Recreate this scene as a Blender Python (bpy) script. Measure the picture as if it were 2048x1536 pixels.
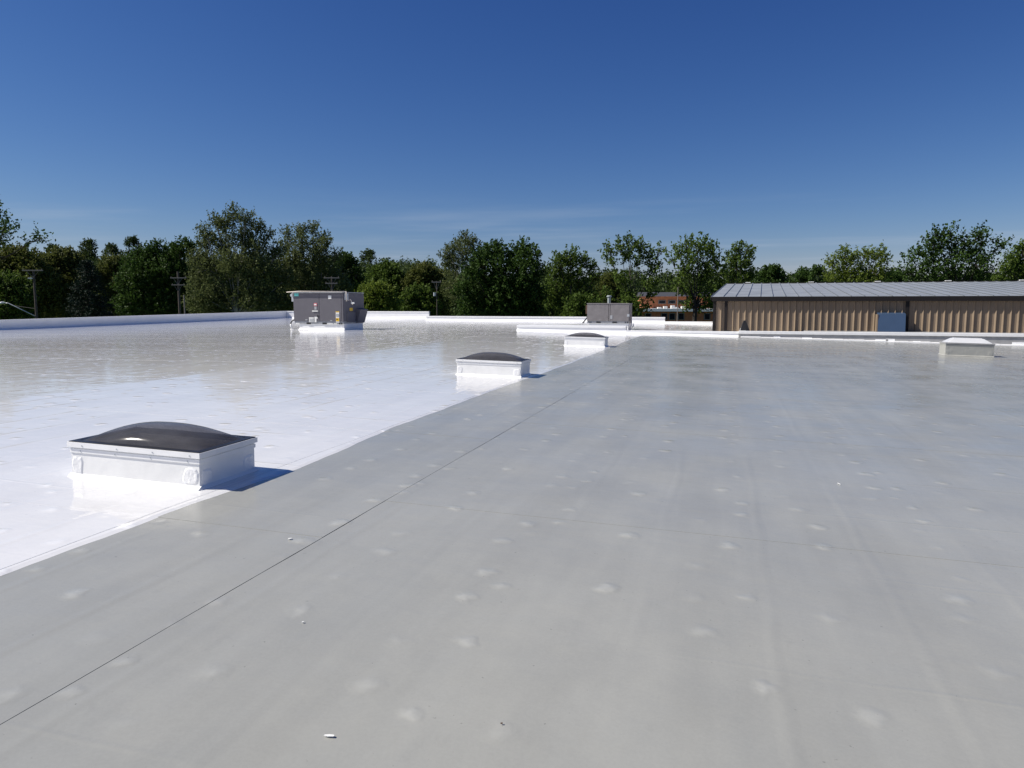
import bpy, bmesh, math, random
import numpy as np
from mathutils import Vector, Matrix
for o in list(bpy.data.objects): bpy.data.objects.remove(o)
S = bpy.context.scene
COL = S.collection
R = math.radians

# ------------------------------------------------------------------ camera
CAM_H = 1.45; FPX = 1450.0; YAW = 16.279; PITCH = 6.297
cd = bpy.data.cameras.new('camera'); cam = bpy.data.objects.new('camera', cd); COL.objects.link(cam)
cam.location = (0, 0, CAM_H); cam.rotation_euler = (R(90 - PITCH), 0, R(YAW))
cd.sensor_width = 36; cd.lens = 36 * FPX / 2048; cd.clip_start = .05; cd.clip_end = 3000
S.camera = cam

# ------------------------------------------------------------------ sky and sun
SUN_EL = 44.0; SUN_TO = Vector((-.945, -.327, 0)).normalized()
w = bpy.data.worlds.new('World'); S.world = w; w.use_nodes = True
nt = w.node_tree; nt.nodes.clear(); N = nt.nodes.new; L = nt.links.new
out = N('ShaderNodeOutputWorld'); bg = N('ShaderNodeBackground'); sky = N('ShaderNodeTexSky')
sky.sky_type = 'NISHITA'; sky.sun_disc = False; sky.sun_elevation = R(SUN_EL)
sky.sun_rotation = math.atan2(SUN_TO.x, SUN_TO.y) % (2 * math.pi)
sky.altitude = 200; sky.air_density = 1.0; sky.dust_density = .1; sky.ozone_density = 5.0
bg.inputs[1].default_value = .075
# thin cirrus: a stretched noise on a plane high overhead, only a faint veil
tc = N('ShaderNodeTexCoord'); sep = N('ShaderNodeSeparateXYZ'); L(tc.outputs['Generated'], sep.inputs[0])
zz = N('ShaderNodeMath'); zz.operation = 'MAXIMUM'; L(sep.outputs[2], zz.inputs[0]); zz.inputs[1].default_value = .02
dx = N('ShaderNodeMath'); dx.operation = 'DIVIDE'; L(sep.outputs[0], dx.inputs[0]); L(zz.outputs[0], dx.inputs[1])
dy = N('ShaderNodeMath'); dy.operation = 'DIVIDE'; L(sep.outputs[1], dy.inputs[0]); L(zz.outputs[0], dy.inputs[1])
cmb = N('ShaderNodeCombineXYZ'); L(dx.outputs[0], cmb.inputs[0]); L(dy.outputs[0], cmb.inputs[1])
mp = N('ShaderNodeMapping'); mp.inputs['Rotation'].default_value = (0, 0, R(-14)); mp.inputs['Scale'].default_value = (.22, .36, 1); mp.inputs['Location'].default_value = (1.3, .2, 0)
L(cmb.outputs[0], mp.inputs[0])
cn = N('ShaderNodeTexNoise'); cn.inputs['Scale'].default_value = 1.0; cn.inputs['Detail'].default_value = 5; cn.inputs['Roughness'].default_value = .55
L(mp.outputs[0], cn.inputs['Vector'])
cr = N('ShaderNodeMapRange'); cr.interpolation_type = 'SMOOTHSTEP'; L(cn.outputs[0], cr.inputs[0])
cr.inputs[1].default_value = .47; cr.inputs[2].default_value = .74; cr.inputs[3].default_value = 0; cr.inputs[4].default_value = .30
fz = N('ShaderNodeMapRange'); L(sep.outputs[2], fz.inputs[0]); fz.inputs[1].default_value = .10; fz.inputs[2].default_value = .15; fz.inputs[3].default_value = 1; fz.inputs[4].default_value = 0
mu = N('ShaderNodeMath'); mu.operation = 'MULTIPLY'; L(cr.outputs[0], mu.inputs[0]); L(fz.outputs[0], mu.inputs[1])
mx = N('ShaderNodeMix'); mx.data_type = 'RGBA'; L(mu.outputs[0], mx.inputs[0])
# the clear deep blue of a dry spring day: the same sky, graded per channel
sc_ = N('ShaderNodeSeparateColor'); cc_ = N('ShaderNodeCombineColor'); L(sky.outputs[0], sc_.inputs[0])
for i_, (g_, k_) in enumerate(((1.6, .283), (1.31, .385), (.96, .86))):
    pw = N('ShaderNodeMath'); pw.operation = 'POWER'; L(sc_.outputs[i_], pw.inputs[0]); pw.inputs[1].default_value = g_
    ml = N('ShaderNodeMath'); ml.operation = 'MULTIPLY'; L(pw.outputs[0], ml.inputs[0]); ml.inputs[1].default_value = k_; L(ml.outputs[0], cc_.inputs[i_])
L(cc_.outputs[0], mx.inputs[6]); mx.inputs[7].default_value = (4.6, 5.4, 6.6, 1)
L(mx.outputs[2], bg.inputs[0]); L(bg.outputs[0], out.inputs[0])

sd = bpy.data.lights.new('sun', 'SUN'); sd.energy = 5.0; sd.angle = R(.53); sd.color = (1, .945, .86)
so = bpy.data.objects.new('sun', sd); COL.objects.link(so)
sv = Vector((SUN_TO.x * math.cos(R(SUN_EL)), SUN_TO.y * math.cos(R(SUN_EL)), math.sin(R(SUN_EL))))
so.rotation_euler = sv.to_track_quat('Z', 'Y').to_euler(); so.location = sv * 60
S.view_settings.view_transform = 'Standard'; S.view_settings.look = 'None'
S.view_settings.exposure = 0.3; S.view_settings.gamma = 1.0

# ------------------------------------------------------------------ helpers: surveyed sight lines -> places
_y, _p = R(YAW), R(PITCH)
FW = np.array([-math.sin(_y), math.cos(_y), 0.]); RT = np.array([math.cos(_y), math.sin(_y), 0.]); CAMP = np.array([0, 0, CAM_H])
FD = FW * math.cos(_p) - np.array([0, 0, 1]) * math.sin(_p); UP = np.cross(RT, FD)
def ray(x, y): return FD + RT * (x - 1024) / FPX + UP * (768 - y) / FPX
def at_y(x, y, Y): d = ray(x, y); return CAMP + d * Y / d[1]
def at_d(x, y, D): d = ray(x, y); return CAMP + d * D / (d @ FW)
GROUND = -5.0
XR = -9.3
def sstep(a, b, t): t = max(0, min(1, (t - a) / (b - a))); return t * t * (3 - 2 * t)
def zr(X, Y):
    z = .052 - .02 * (X + 4) if X > XR else .158 - .0075 * (XR - X)
    return z + .006 * max(0, Y - 35) * sstep(-12, -24, X)

# ------------------------------------------------------------------ helpers: objects
def link(name, me, mat=None, parent=None, loc=None):
    o = bpy.data.objects.new(name, me); COL.objects.link(o)
    if mat and me and not me.materials: me.materials.append(mat)
    if parent: o.parent = parent
    if loc is not None: o.location = loc
    return o
def tag(o, label=None, cat=None, group=None, kind=None):
    if label: o['label'] = label
    if cat: o['category'] = cat
    if group: o['group'] = group
    if kind: o['kind'] = kind
    return o
def thing(name, label, cat, loc=(0, 0, 0), rz=0, group=None):
    o = bpy.data.objects.new(name, None); COL.objects.link(o); o.location = loc; o.rotation_euler = (0, 0, rz)
    o.empty_display_size = .2
    return tag(o, label, cat, group)
class MB:
    def __init__(s): s.bm = bmesh.new()
    def box(s, x0, x1, y0, y1, z0, z1, bev=0):
        r = bmesh.ops.create_cube(s.bm, size=1)
        for v in r['verts']:
            v.co = Vector((x0 + (v.co.x + .5) * (x1 - x0), y0 + (v.co.y + .5) * (y1 - y0), z0 + (v.co.z + .5) * (z1 - z0)))
        if bev:
            es = list({e for v in r['verts'] for e in v.link_edges})
            bmesh.ops.bevel(s.bm, geom=es, offset=bev, segments=2, affect='EDGES', profile=.6)
        return s
    def prism(s, prof, a0, a1, axis='x'):
        # profile of (u,v) extruded along axis; x: (y,z), y: (x,z), z: (x,y)
        def P(u, v, a): return {'x': (a, u, v), 'y': (u, a, v), 'z': (u, v, a)}[axis]
        A = [s.bm.verts.new(P(u, v, a0)) for u, v in prof]; B = [s.bm.verts.new(P(u, v, a1)) for u, v in prof]
        n = len(prof)
        s.bm.faces.new(A); s.bm.faces.new(B[::-1])
        for i in range(n): s.bm.faces.new((A[i], B[i], B[(i + 1) % n], A[(i + 1) % n]))
        return s
    def tube(s, pts, rad, seg=8, cap=True):
        pts = [Vector(p) for p in pts]; rs = rad if isinstance(rad, (list, tuple)) else [rad] * len(pts)
        rings = []; prev = None
        for i, p in enumerate(pts):
            d = (pts[min(i + 1, len(pts) - 1)] - pts[max(i - 1, 0)]).normalized()
            a = d.orthogonal().normalized() if prev is None else (prev - d * prev.dot(d)).normalized()
            prev = a; b = d.cross(a)
            rings.append([s.bm.verts.new(p + (a * math.cos(t) + b * math.sin(t)) * rs[i]) for t in [2 * math.pi * k / seg for k in range(seg)]])
        for q, r in zip(rings, rings[1:]):
            for k in range(seg): s.bm.faces.new((q[k], q[(k + 1) % seg], r[(k + 1) % seg], r[k]))
        if cap: s.bm.faces.new(rings[0][::-1]); s.bm.faces.new(rings[-1])
        return s
    def poly(s, pts):
        s.bm.faces.new([s.bm.verts.new(p) for p in pts]); return s
    def mesh(s, name='m', smooth=False):
        bmesh.ops.recalc_face_normals(s.bm, faces=s.bm.faces)
        me = bpy.data.meshes.new(name); s.bm.to_mesh(me); s.bm.free()
        if smooth:
            for p in me.polygons: p.use_smooth = True
        return me
    def build(s, name, mat, parent=None, loc=None, smooth=False): return link(name, s.mesh(name, smooth), mat, parent, loc)
def np_mesh(name, V, F):
    me = bpy.data.meshes.new(name); V = np.asarray(V, np.float32); F = np.asarray(F, np.int32); k = F.shape[1]
    me.vertices.add(len(V)); me.vertices.foreach_set('co', V.ravel())
    me.loops.add(F.size); me.loops.foreach_set('vertex_index', F.ravel())
    me.polygons.add(len(F)); me.polygons.foreach_set('loop_start', np.arange(0, F.size, k, dtype=np.int32))
    me.polygons.foreach_set('loop_total', np.full(len(F), k, np.int32)); me.update(); me.shade_flat(); return me

# ------------------------------------------------------------------ materials
def newmat(name):
    m = bpy.data.materials.new(name); m.use_nodes = True; t = m.node_tree
    return m, t, t.nodes['Principled BSDF'], t.nodes.new, t.links.new
def plain(name, col, rough=.5, metal=0, var=.08, scale=6, bump=0, spec=.5, bscale=40):
    m, t, b, N, L = newmat(name)
    g = N('ShaderNodeNewGeometry'); n = N('ShaderNodeTexNoise'); n.inputs['Scale'].default_value = scale; n.inputs['Detail'].default_value = 4
    L(g.outputs['Position'], n.inputs['Vector'])
    r = N('ShaderNodeMapRange'); L(n.outputs[0], r.inputs[0]); r.inputs[1].default_value = .3; r.inputs[2].default_value = .7; r.inputs[3].default_value = 1 - var; r.inputs[4].default_value = 1 + var
    mm = N('ShaderNodeMix'); mm.data_type = 'RGBA'; mm.blend_type = 'MULTIPLY'; mm.inputs[0].default_value = 1; mm.inputs[6].default_value = (*col, 1)
    L(r.outputs[0], mm.inputs[7]); L(mm.outputs[2], b.inputs['Base Color'])
    b.inputs['Roughness'].default_value = rough; b.inputs['Metallic'].default_value = metal; b.inputs['Specular IOR Level'].default_value = spec
    if bump:
        n2 = N('ShaderNodeTexNoise'); n2.inputs['Scale'].default_value = bscale; n2.inputs['Detail'].default_value = 3; L(g.outputs['Position'], n2.inputs['Vector'])
        bp = N('ShaderNodeBump'); bp.inputs['Strength'].default_value = 1; bp.inputs['Distance'].default_value = bump; L(n2.outputs[0], bp.inputs['Height']); L(bp.outputs[0], b.inputs['Normal'])
    return m
def roof_mat(name, col, col2, rough, wave, dotH, lineH, fine, spec, worn):
    m, t, b, N, L = newmat(name)
    def M(op, a, c=None, d=None):
        x = N('ShaderNodeMath'); x.operation = op
        for i, v in enumerate((a, c, d)):
            if v is None: continue
            if isinstance(v, (int, float)): x.inputs[i].default_value = v
            else: L(v, x.inputs[i])
        return x.outputs[0]
    def RG(v, a, b_, c, d, sm=True):
        x = N('ShaderNodeMapRange'); x.interpolation_type = 'SMOOTHSTEP' if sm else 'LINEAR'; L(v, x.inputs[0])
        for i, q in enumerate((a, b_, c, d)): x.inputs[i + 1].default_value = q
        return x.outputs[0]
    g = N('ShaderNodeNewGeometry'); P = g.outputs['Position']
    def mapping(sc, loc=(0, 0, 0), rot=0):
        x = N('ShaderNodeMapping'); x.inputs['Scale'].default_value = sc; x.inputs['Location'].default_value = loc; x.inputs['Rotation'].default_value = (0, 0, rot); L(P, x.inputs[0]); return x.outputs[0]
    def noise(sc, det=3, vec=None, rg=.5):
        x = N('ShaderNodeTexNoise'); x.inputs['Scale'].default_value = sc; x.inputs['Detail'].default_value = det; x.inputs['Roughness'].default_value = rg; L(vec or P, x.inputs['Vector']); return x.outputs[0]
    sx = N('ShaderNodeSeparateXYZ'); L(P, sx.inputs[0])
    # colour: faint dirt, drying marks
    nA = noise(.35, 5); nB = noise(2.6, 6, mapping((1, .45, 1)), .6)
    f = M('ADD', M('MULTIPLY', nA, .65), M('MULTIPLY', nB, .35))
    mm = N('ShaderNodeMix'); mm.data_type = 'RGBA'; L(RG(f, .36, .64, 0, 1), mm.inputs[0]); mm.inputs[6].default_value = (*col, 1); mm.inputs[7].default_value = (*col2, 1)
    sp = noise(38, 2); spots = RG(sp, .745, .775, 1, .72)
    m2 = N('ShaderNodeMix'); m2.data_type = 'RGBA'; m2.blend_type = 'MULTIPLY'; m2.inputs[0].default_value = 1; L(mm.outputs[2], m2.inputs[6]); L(spots, m2.inputs[7])
    L(m2.outputs[2], b.inputs['Base Color'])
    b.inputs['Specular IOR Level'].default_value = spec
    L(RG(noise(1.1, 4), .3, .7, rough * .75, rough * 1.35), b.inputs['Roughness'])
    # fastener plates showing through: irregular rows of low domes
    def dots(sc, loc, rnd, rad, thr):
        v = N('ShaderNodeTexVoronoi'); v.feature = 'F1'; v.inputs['Scale'].default_value = 1; v.inputs['Randomness'].default_value = rnd
        wn = N('ShaderNodeTexNoise'); wn.inputs['Scale'].default_value = 9; wn.inputs['Detail'].default_value = 2; L(P, wn.inputs['Vector'])
        w1 = N('ShaderNodeVectorMath'); w1.operation = 'MULTIPLY_ADD'; L(wn.outputs['Color'], w1.inputs[0]); w1.inputs[1].default_value = (.09, .09, 0); L(P, w1.inputs[2])
        vm = N('ShaderNodeMapping'); vm.inputs['Scale'].default_value = sc; vm.inputs['Location'].default_value = loc; L(w1.outputs[0], vm.inputs[0]); vv = vm.outputs[0]; L(vv, v.inputs['Vector'])
        v.voronoi_dimensions = '2D'
        # the true distance in metres from the cell's dome centre
        sub = N('ShaderNodeVectorMath'); sub.operation = 'SUBTRACT'; L(vv, sub.inputs[0]); L(v.outputs['Position'], sub.inputs[1])
        dv = N('ShaderNodeVectorMath'); dv.operation = 'DIVIDE'; L(sub.outputs[0], dv.inputs[0]); dv.inputs[1].default_value = (sc[0], sc[1], 1e6)
        ln = N('ShaderNodeVectorMath'); ln.operation = 'LENGTH'; L(dv.outputs[0], ln.inputs[0])
        cs = N('ShaderNodeSeparateColor'); L(v.outputs['Color'], cs.inputs[0])
        return M('MULTIPLY', RG(ln.outputs['Value'], 0, rad, 1, 0), RG(cs.outputs[0], thr, 1, 0, 1))
    d1 = dots((1 / .61, 1 / .46, 0), (.3, .1, 0), .5, .088, .0)
    d2 = dots((1 / 1.22, 1 / .30, 0), (.0, .4, 0), .2, .07, .1)
    dd = M('ADD', d1, M('MULTIPLY', d2, .7)); hd = M('MULTIPLY', dd, dotH)
    m3 = N('ShaderNodeMix'); m3.data_type = 'RGBA'; m3.blend_type = 'MULTIPLY'; m3.inputs[0].default_value = 1; L(m2.outputs[2], m3.inputs[6]); L(RG(dd, .05, .8, 1, 1.17), m3.inputs[7])
    wear = M('MULTIPLY', M('MULTIPLY', RG(noise(1, 4, mapping((2.4, .14, 1)), .6), .34, .66, 1 - worn, 1 + worn), RG(noise(.8, 7, None, .68), .33, .67, 1 - worn, 1 + worn)), M('MULTIPLY', RG(noise(70, 3, None, .7), .3, .7, 1 - worn * .6, 1 + worn * .6), RG(noise(9, 5, mapping((1, .6, 1), (3, 8, 0)), .65), .62, .75, 1, 1 - worn * 1.2)))
    m4 = N('ShaderNodeMix'); m4.data_type = 'RGBA'; m4.blend_type = 'MULTIPLY'; m4.inputs[0].default_value = 1; L(m3.outputs[2], m4.inputs[6]); L(wear, m4.inputs[7]); L(m4.outputs[2], b.inputs['Base Color'])
    # insulation board joints
    wob = M('MULTIPLY', noise(.9, 2), .10)
    fx = M('FRACT', M('DIVIDE', M('ADD', sx.outputs[0], wob), .61)); lx = RG(M('ABSOLUTE', M('SUBTRACT', fx, .5)), .0, .085, 1, 0)
    fy = M('FRACT', M('DIVIDE', M('ADD', sx.outputs[1], wob), 1.22)); ly = RG(M('ABSOLUTE', M('SUBTRACT', fy, .5)), .0, .02, 1, 0)
    mask = RG(noise(.28, 3), .38, .60, .0, 1); mask2 = RG(noise(.33, 3, mapping((1, 1, 1), (9, 4, 0))), .46, .62, 0, .8)
    hl = M('MULTIPLY', M('ADD', M('MULTIPLY', lx, mask), M('MULTIPLY', ly, mask2)), lineH)
    hw = M('ADD', M('MULTIPLY', noise(1.4, 2), wave), M('MULTIPLY', noise(4.5, 3, mapping((.7, 1.3, 1))), wave * .62))
    hf = M('MULTIPLY', noise(90, 3), fine)
    h = M('ADD', M('ADD', hd, hl), M('ADD', hw, hf))
    bp = N('ShaderNodeBump'); bp.inputs['Strength'].default_value = 1; bp.inputs['Distance'].default_value = 1; L(h, bp.inputs['Height']); L(bp.outputs[0], b.inputs['Normal'])
    return m
def leaf_mat(name, c1, c2, trans=.28):
    m, t, b, N, L = newmat(name)
    g = N('ShaderNodeNewGeometry'); oi = N('ShaderNodeObjectInfo')
    n = N('ShaderNodeTexNoise'); n.inputs['Scale'].default_value = .35; n.inputs['Detail'].default_value = 2; L(g.outputs['Position'], n.inputs['Vector'])
    a = N('ShaderNodeMath'); a.operation = 'MULTIPLY_ADD'; L(g.outputs['Random Per Island'], a.inputs[0]); a.inputs[1].default_value = .6; 
    a2 = N('ShaderNodeMath'); a2.operation = 'MULTIPLY'; L(n.outputs[0], a2.inputs[0]); a2.inputs[1].default_value = .45; L(a2.outputs[0], a.inputs[2])
    mm = N('ShaderNodeMix'); mm.data_type = 'RGBA'; mm.clamp_factor = True; L(a.outputs[0], mm.inputs[0]); mm.inputs[6].default_value = (*c1, 1); mm.inputs[7].default_value = (*c2, 1)
    L(mm.outputs[2], b.inputs['Base Color']); b.inputs['Roughness'].default_value = .6; b.inputs['Specular IOR Level'].default_value = .12
    tr = N('ShaderNodeBsdfTranslucent'); L(mm.outputs[2], tr.inputs[0]); ms = N('ShaderNodeMixShader'); ms.inputs[0].default_value = trans
    L(b.outputs[0], ms.inputs[1]); L(tr.outputs[0], ms.inputs[2]); L(ms.outputs[0], t.nodes['Material Output'].inputs[0])
    return m
MT = {}
MT['white_roof'] = roof_mat('white roof coating', (.735, .732, .718), (.68, .68, .682), .05, .0048, .0060, .0020, .00002, .21, .024)
MT['grey_roof'] = roof_mat('grey roof membrane', (.335, .335, .304), (.297, .301, .281), .2, .005, .0052, .0014, .00016, .25, .036)
MT['deck'] = plain('dark roof deck', (.02, .02, .022), .9)
MT['white_paint'] = plain('white parapet coating', (.88, .88, .88), .22, 0, .03, 2, .002, .5, 5)
MT['white_curb'] = plain('white brushed coating', (.87, .87, .85), .28, 0, .04, 5, .004, .5, 9)
MT['thick_coat'] = plain('thick brushed coating', (.88, .88, .87), .3, 0, .03, 5, .008, .5, 22)
MT['white_trim'] = plain('white painted metal', (.88, .88, .87), .35, 0, .04, 8)
MT['grey_curb'] = plain('wrinkled grey flashing', (.38, .38, .35), .4, 0, .08, 3, .014, .4, 7)
MT['grey_flash'] = plain('grey flashing', (.34, .34, .34), .35, 0, .15, 2.5, .006, .5, 6)
MT['black_metal'] = plain('black metal frame', (.018, .018, .02), .4)
MT['unit'] = plain('grey enamel', (.135, .13, .145), .6, 0, .05, 3, .002, .2, 1.5)
MT['unit_old'] = plain('faded grey enamel', (.21, .195, .195), .55, 0, .12, 4, .003, .4, 2)
MT['rail'] = plain('galvanised rail', (.30, .31, .33), .4, .3, .15, 8)
MT['cream'] = plain('cream pipe', (.62, .56, .48), .45)
MT['galv'] = plain('galvanised box', (.48, .51, .53), .4, .2)
MT['black'] = plain('black rubber', (.012, .012, .013), .5)
MT['teal'] = plain('teal sticker', (.12, .50, .47), .4); MT['paper'] = plain('white sticker', (.75, .75, .72), .5)
MT['red'] = plain('red sticker', (.60, .14, .16), .5); MT['yellow'] = plain('yellow sticker', (.75, .47, .03), .5); MT['greylabel'] = plain('grey sticker', (.35, .36, .37), .5)
MT['vent'] = plain('grey green vent pipe', (.30, .34, .33), .45)
MT['tan'] = plain('tan metal siding', (.23, .174, .12), .5, 0, .07, 1.5, spec=.3)
MT['dark_trim'] = plain('dark bronze trim', (.014, .012, .012), .6, spec=.2)
MT['metal_roof'] = plain('galvalume roof', (.37, .39, .39), .45, .35, .15, .9, .004, .4, 2)
MT['roof_rib'] = plain('galvalume seam', (.23, .245, .25), .38, .55)
MT['sky_tint_metal'] = plain('sky tinted hood', (.05, .085, .15), .35, 0, .06, 1.5)  # blue of the reflected sky is put into the base colour
MT['brick'] = plain('orange brick', (.42, .16, .075), .85, 0, .18, 3)
MT['slate'] = plain('dark shingles', (.05, .052, .06), .8)
MT['window'] = plain('dark window glass', (.012, .014, .02), .08)
MT['wood'] = plain('weathered pole', (.075, .06, .05), .8, 0, .2, 3)
MT['arm'] = plain('grey weathered crossarm', (.20, .18, .165), .8)
MT['grass'] = plain('grass ground', (.05, .085, .025), .9, 0, .3, .2)
MT['asphalt'] = plain('asphalt', (.05, .05, .052), .9)
MT['bark'] = plain('grey bark', (.09, .075, .06), .9, 0, .25, 2)
MT['pale_bark'] = plain('pale sycamore bark', (.30, .285, .25), .8, 0, .35, 1.2)
MT['dark_bark'] = plain('dark bark', (.035, .028, .022), .9)
MT['chip'] = plain('white scrap', (.78, .78, .74), .5); MT['rust'] = plain('brown scrap', (.10, .06, .04), .8)
# tinted dome: smoky see-through sheet with a glossy skin
def dome_mat(name, tint, body, rough, see):
    m, t, b, N, L = newmat(name)
    b.inputs['Base Color'].default_value = (*body, 1); b.inputs['Roughness'].default_value = rough; b.inputs['Specular IOR Level'].default_value = .28
    g = N('ShaderNodeNewGeometry'); n = N('ShaderNodeTexNoise'); n.inputs['Scale'].default_value = 7; n.inputs['Detail'].default_value = 5; L(g.outputs['Position'], n.inputs['Vector'])
    r = N('ShaderNodeMapRange'); L(n.outputs[0], r.inputs[0]); r.inputs[1].default_value = .35; r.inputs[2].default_value = .7; r.inputs[3].default_value = see; r.inputs[4].default_value = see * .75
    tr = N('ShaderNodeBsdfTransparent'); tr.inputs[0].default_value = (*tint, 1); ms = N('ShaderNodeMixShader')
    L(r.outputs[0], ms.inputs[0]); L(b.outputs[0], ms.inputs[1]); L(tr.outputs[0], ms.inputs[2]); L(ms.outputs[0], t.nodes['Material Output'].inputs[0])
    return m
MT['smoke_dome'] = dome_mat('smoked acrylic', (.62, .61, .62), (.115, .115, .125), .04, .58)
MT['white_dome'] = dome_mat('milky acrylic', (.8, .8, .8), (.72, .73, .74), .25, .2)
LEAF = {
    'dark': leaf_mat('dark leaves', (.022, .050, .010), (.070, .120, .024), .3),
    'mid': leaf_mat('green leaves', (.040, .076, .013), (.118, .172, .030), .34),
    'light': leaf_mat('bright leaves', (.070, .108, .015), (.175, .225, .036), .36),
    'olive': leaf_mat('olive leaves', (.056, .074, .016), (.145, .160, .040), .34),
    'greyolive': leaf_mat('grey olive leaves', (.064, .084, .026), (.150, .178, .066), .34),
    'spruce': leaf_mat('spruce needles', (.006, .015, .009), (.017, .035, .020), .1),
    'far': leaf_mat('far leaves', (.030, .054, .014), (.080, .112, .034), .28)}

# ------------------------------------------------------------------ ground
def gz(x, y):
    p = np.array([x, y, 0]); d = p @ FW; r = p @ RT
    h = 9 * sstep(150, 330, d) * sstep(60, -60, r + d * .12)
    return GROUND + h
xs = np.linspace(-900, 900, 61); ys = np.linspace(-300, 1500, 61)
V = [(x, y, gz(x, y) if -500 < x < 500 else gz(x, y)) for y in ys for x in xs]; nx = len(xs)
Fq = [(j * nx + i, j * nx + i + 1, (j + 1) * nx + i + 1, (j + 1) * nx + i) for j in range(len(ys) - 1) for i in range(nx - 1)]
tag(link('ground', np_mesh('ground', V, Fq), MT['grass']), 'green grass ground around the flat roofed building', 'ground', kind='structure')

# ------------------------------------------------------------------ roof: deck, lapped sheets
XL = -41.0; YF = 62.0; YB = 55.0; YD = 34.5; XE = 26.0; YN = -6.0
mb = MB()
mb.box(XL - .3, XE, YN, YD + .2, -5, -.62); mb.box(XL - .3, 3.5, YD + .22, YB, -5, -.62); mb.box(XL - .3, -22, YB + .02, YF + .2, -5, -.62)
tag(mb.build('building_wall', MT['grey_flash']), 'walls of the building under the flat roof', 'wall', kind='structure')
roof_cols = [XL - .25, -30, -24, -18, -12, XR, -6]
def sheet_mesh(name, xa, xb, ya, yb, dz, lift, thick=.006, edge=None, step=.5):
    # one lapped sheet: near edge lifted onto its neighbour, a real front lip; edge(y) gives a wavering right side
    ny = max(2, int((yb - ya) / step) + 1); Y = np.linspace(ya, yb, ny)
    V = []; F = []
    for y in Y:
        xr = edge(y) if edge else (xb(y) if callable(xb) else xb); xl = xa(y) if callable(xa) else xa
        row = [x for x in [xl] + [c for c in roof_cols if xl < c < xr - .2] + ([xr - .05, xr] if edge else [xr])]
        t = (y - ya) / (yb - ya)
        for x in row: V.append((x, y, zr(x, y) + (dz + lift * (1 - t) if not (edge and x == xr) else -.0048)))
        nrow = len(row)
    for j in range(ny - 1):
        for i in range(nrow - 1):
            a = j * nrow + i; F.append((a, a + 1, a + 1 + nrow, a + nrow))
    # lips
    def lip(idx):
        for p, q in zip(idx, idx[1:]):
            k = len(V)
            V.append((V[p][0], V[p][1], V[p][2] - thick)); V.append((V[q][0], V[q][1], V[q][2] - thick)); F.append((p, k, k + 1, q))
    lip(list(range(nrow)))
    if not edge: lip([j * nrow + nrow - 1 for j in range(ny)])
    return np_mesh(name, V, F)
mb = MB()
for x0, x1, y0, y1 in [(XL - .25, XR, YN, 35), (XR, XE - .02, YN, YD + .15), (XL - .25, XR, 35, YB), (XR, 3.45, YD + .15, YB), (XL - .25, -22.1, YB, YF + .15)]:
    nn = 6
    for i in range(nn):
        a = x0 + (x1 - x0) * i / nn; b_ = x0 + (x1 - x0) * (i + 1) / nn
        mb.poly([(a, y0, zr(a, y0) - .02), (b_, y0, zr(b_, y0) - .02), (b_, y1, zr(b_, y1) - .02), (a, y1, zr(a, y1) - .02)])
roof = mb.build('roof', MT['deck']); tag(roof, 'wide flat roof, left part coated white and right part grey', 'roof', kind='structure')
rnd = random.Random(4)
def wedge(y):   # wavering hand-rolled edge of the white coating
    if y > 33.2: return -3.45 + 4.1 * sstep(33.2, 33.9, y)
    return float(np.interp(y, EDY, EDX)) + .010 * math.sin(y * 2.3) + .006 * math.sin(y * 7.1 + 1) + .003 * math.sin(y * 19)
EDY = [-8, 2.7, 3.8, 4.4, 4.9, 5.2, 5.8, 6.5, 7.4, 9.3, 11.6, 13.2, 14.8, 19.5, 25, 30, 33.2]
EDX = [-3.58, -3.58, -3.575, -3.55, -3.50, -3.475, -3.50, -3.55, -3.59, -3.60, -3.60, -3.56, -3.52, -3.50, -3.52, -3.55, -3.47]
# grey sheets: a narrow strip along the white edge and the wide field, a dark open joint between them
SEAM = -2.345
def seam_l(y): return SEAM - .0022 + .003 * math.sin(y * .8) + .0016 * math.sin(y * 3.7)
def seam_r(y): return SEAM + .0022 + .003 * math.sin(y * .8) + .0016 * math.sin(y * 3.7) + .0022 * max(0, math.sin(y * 1.9 + 1)) + .0012 * math.sin(y * 11)
yb = YN; k = 0
for y0, y1 in zip([YN, -2.8, .5, 3.85, 7.25, 10.7, 14.1, 17.5, 20.9, 24.3, 27.7, 31.1], [-2.8, .5, 3.85, 7.25, 10.7, 14.1, 17.5, 20.9, 24.3, 27.7, 31.1, YD]):
    link('grey_membrane_sheet', sheet_mesh('grey_membrane_sheet', -3.95, seam_l, y0, y1 + (.08 if y1 < YD else 0), -.004, .0016, .002, None, .3), MT['grey_roof'], roof)
for y0, y1 in zip([YN, -2.6, 1.05, 4.72, 8.4, 12.1, 15.8, 19.5, 23.2, 26.9, 30.6], [-2.6, 1.05, 4.72, 8.4, 12.1, 15.8, 19.5, 23.2, 26.9, 30.6, YD]):
    link('grey_membrane_sheet', sheet_mesh('grey_membrane_sheet', seam_r, XE, y0, y1 + (.08 if y1 < YD else 0), -.004, .0016, .002, None, .3), MT['grey_roof'], roof)
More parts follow.
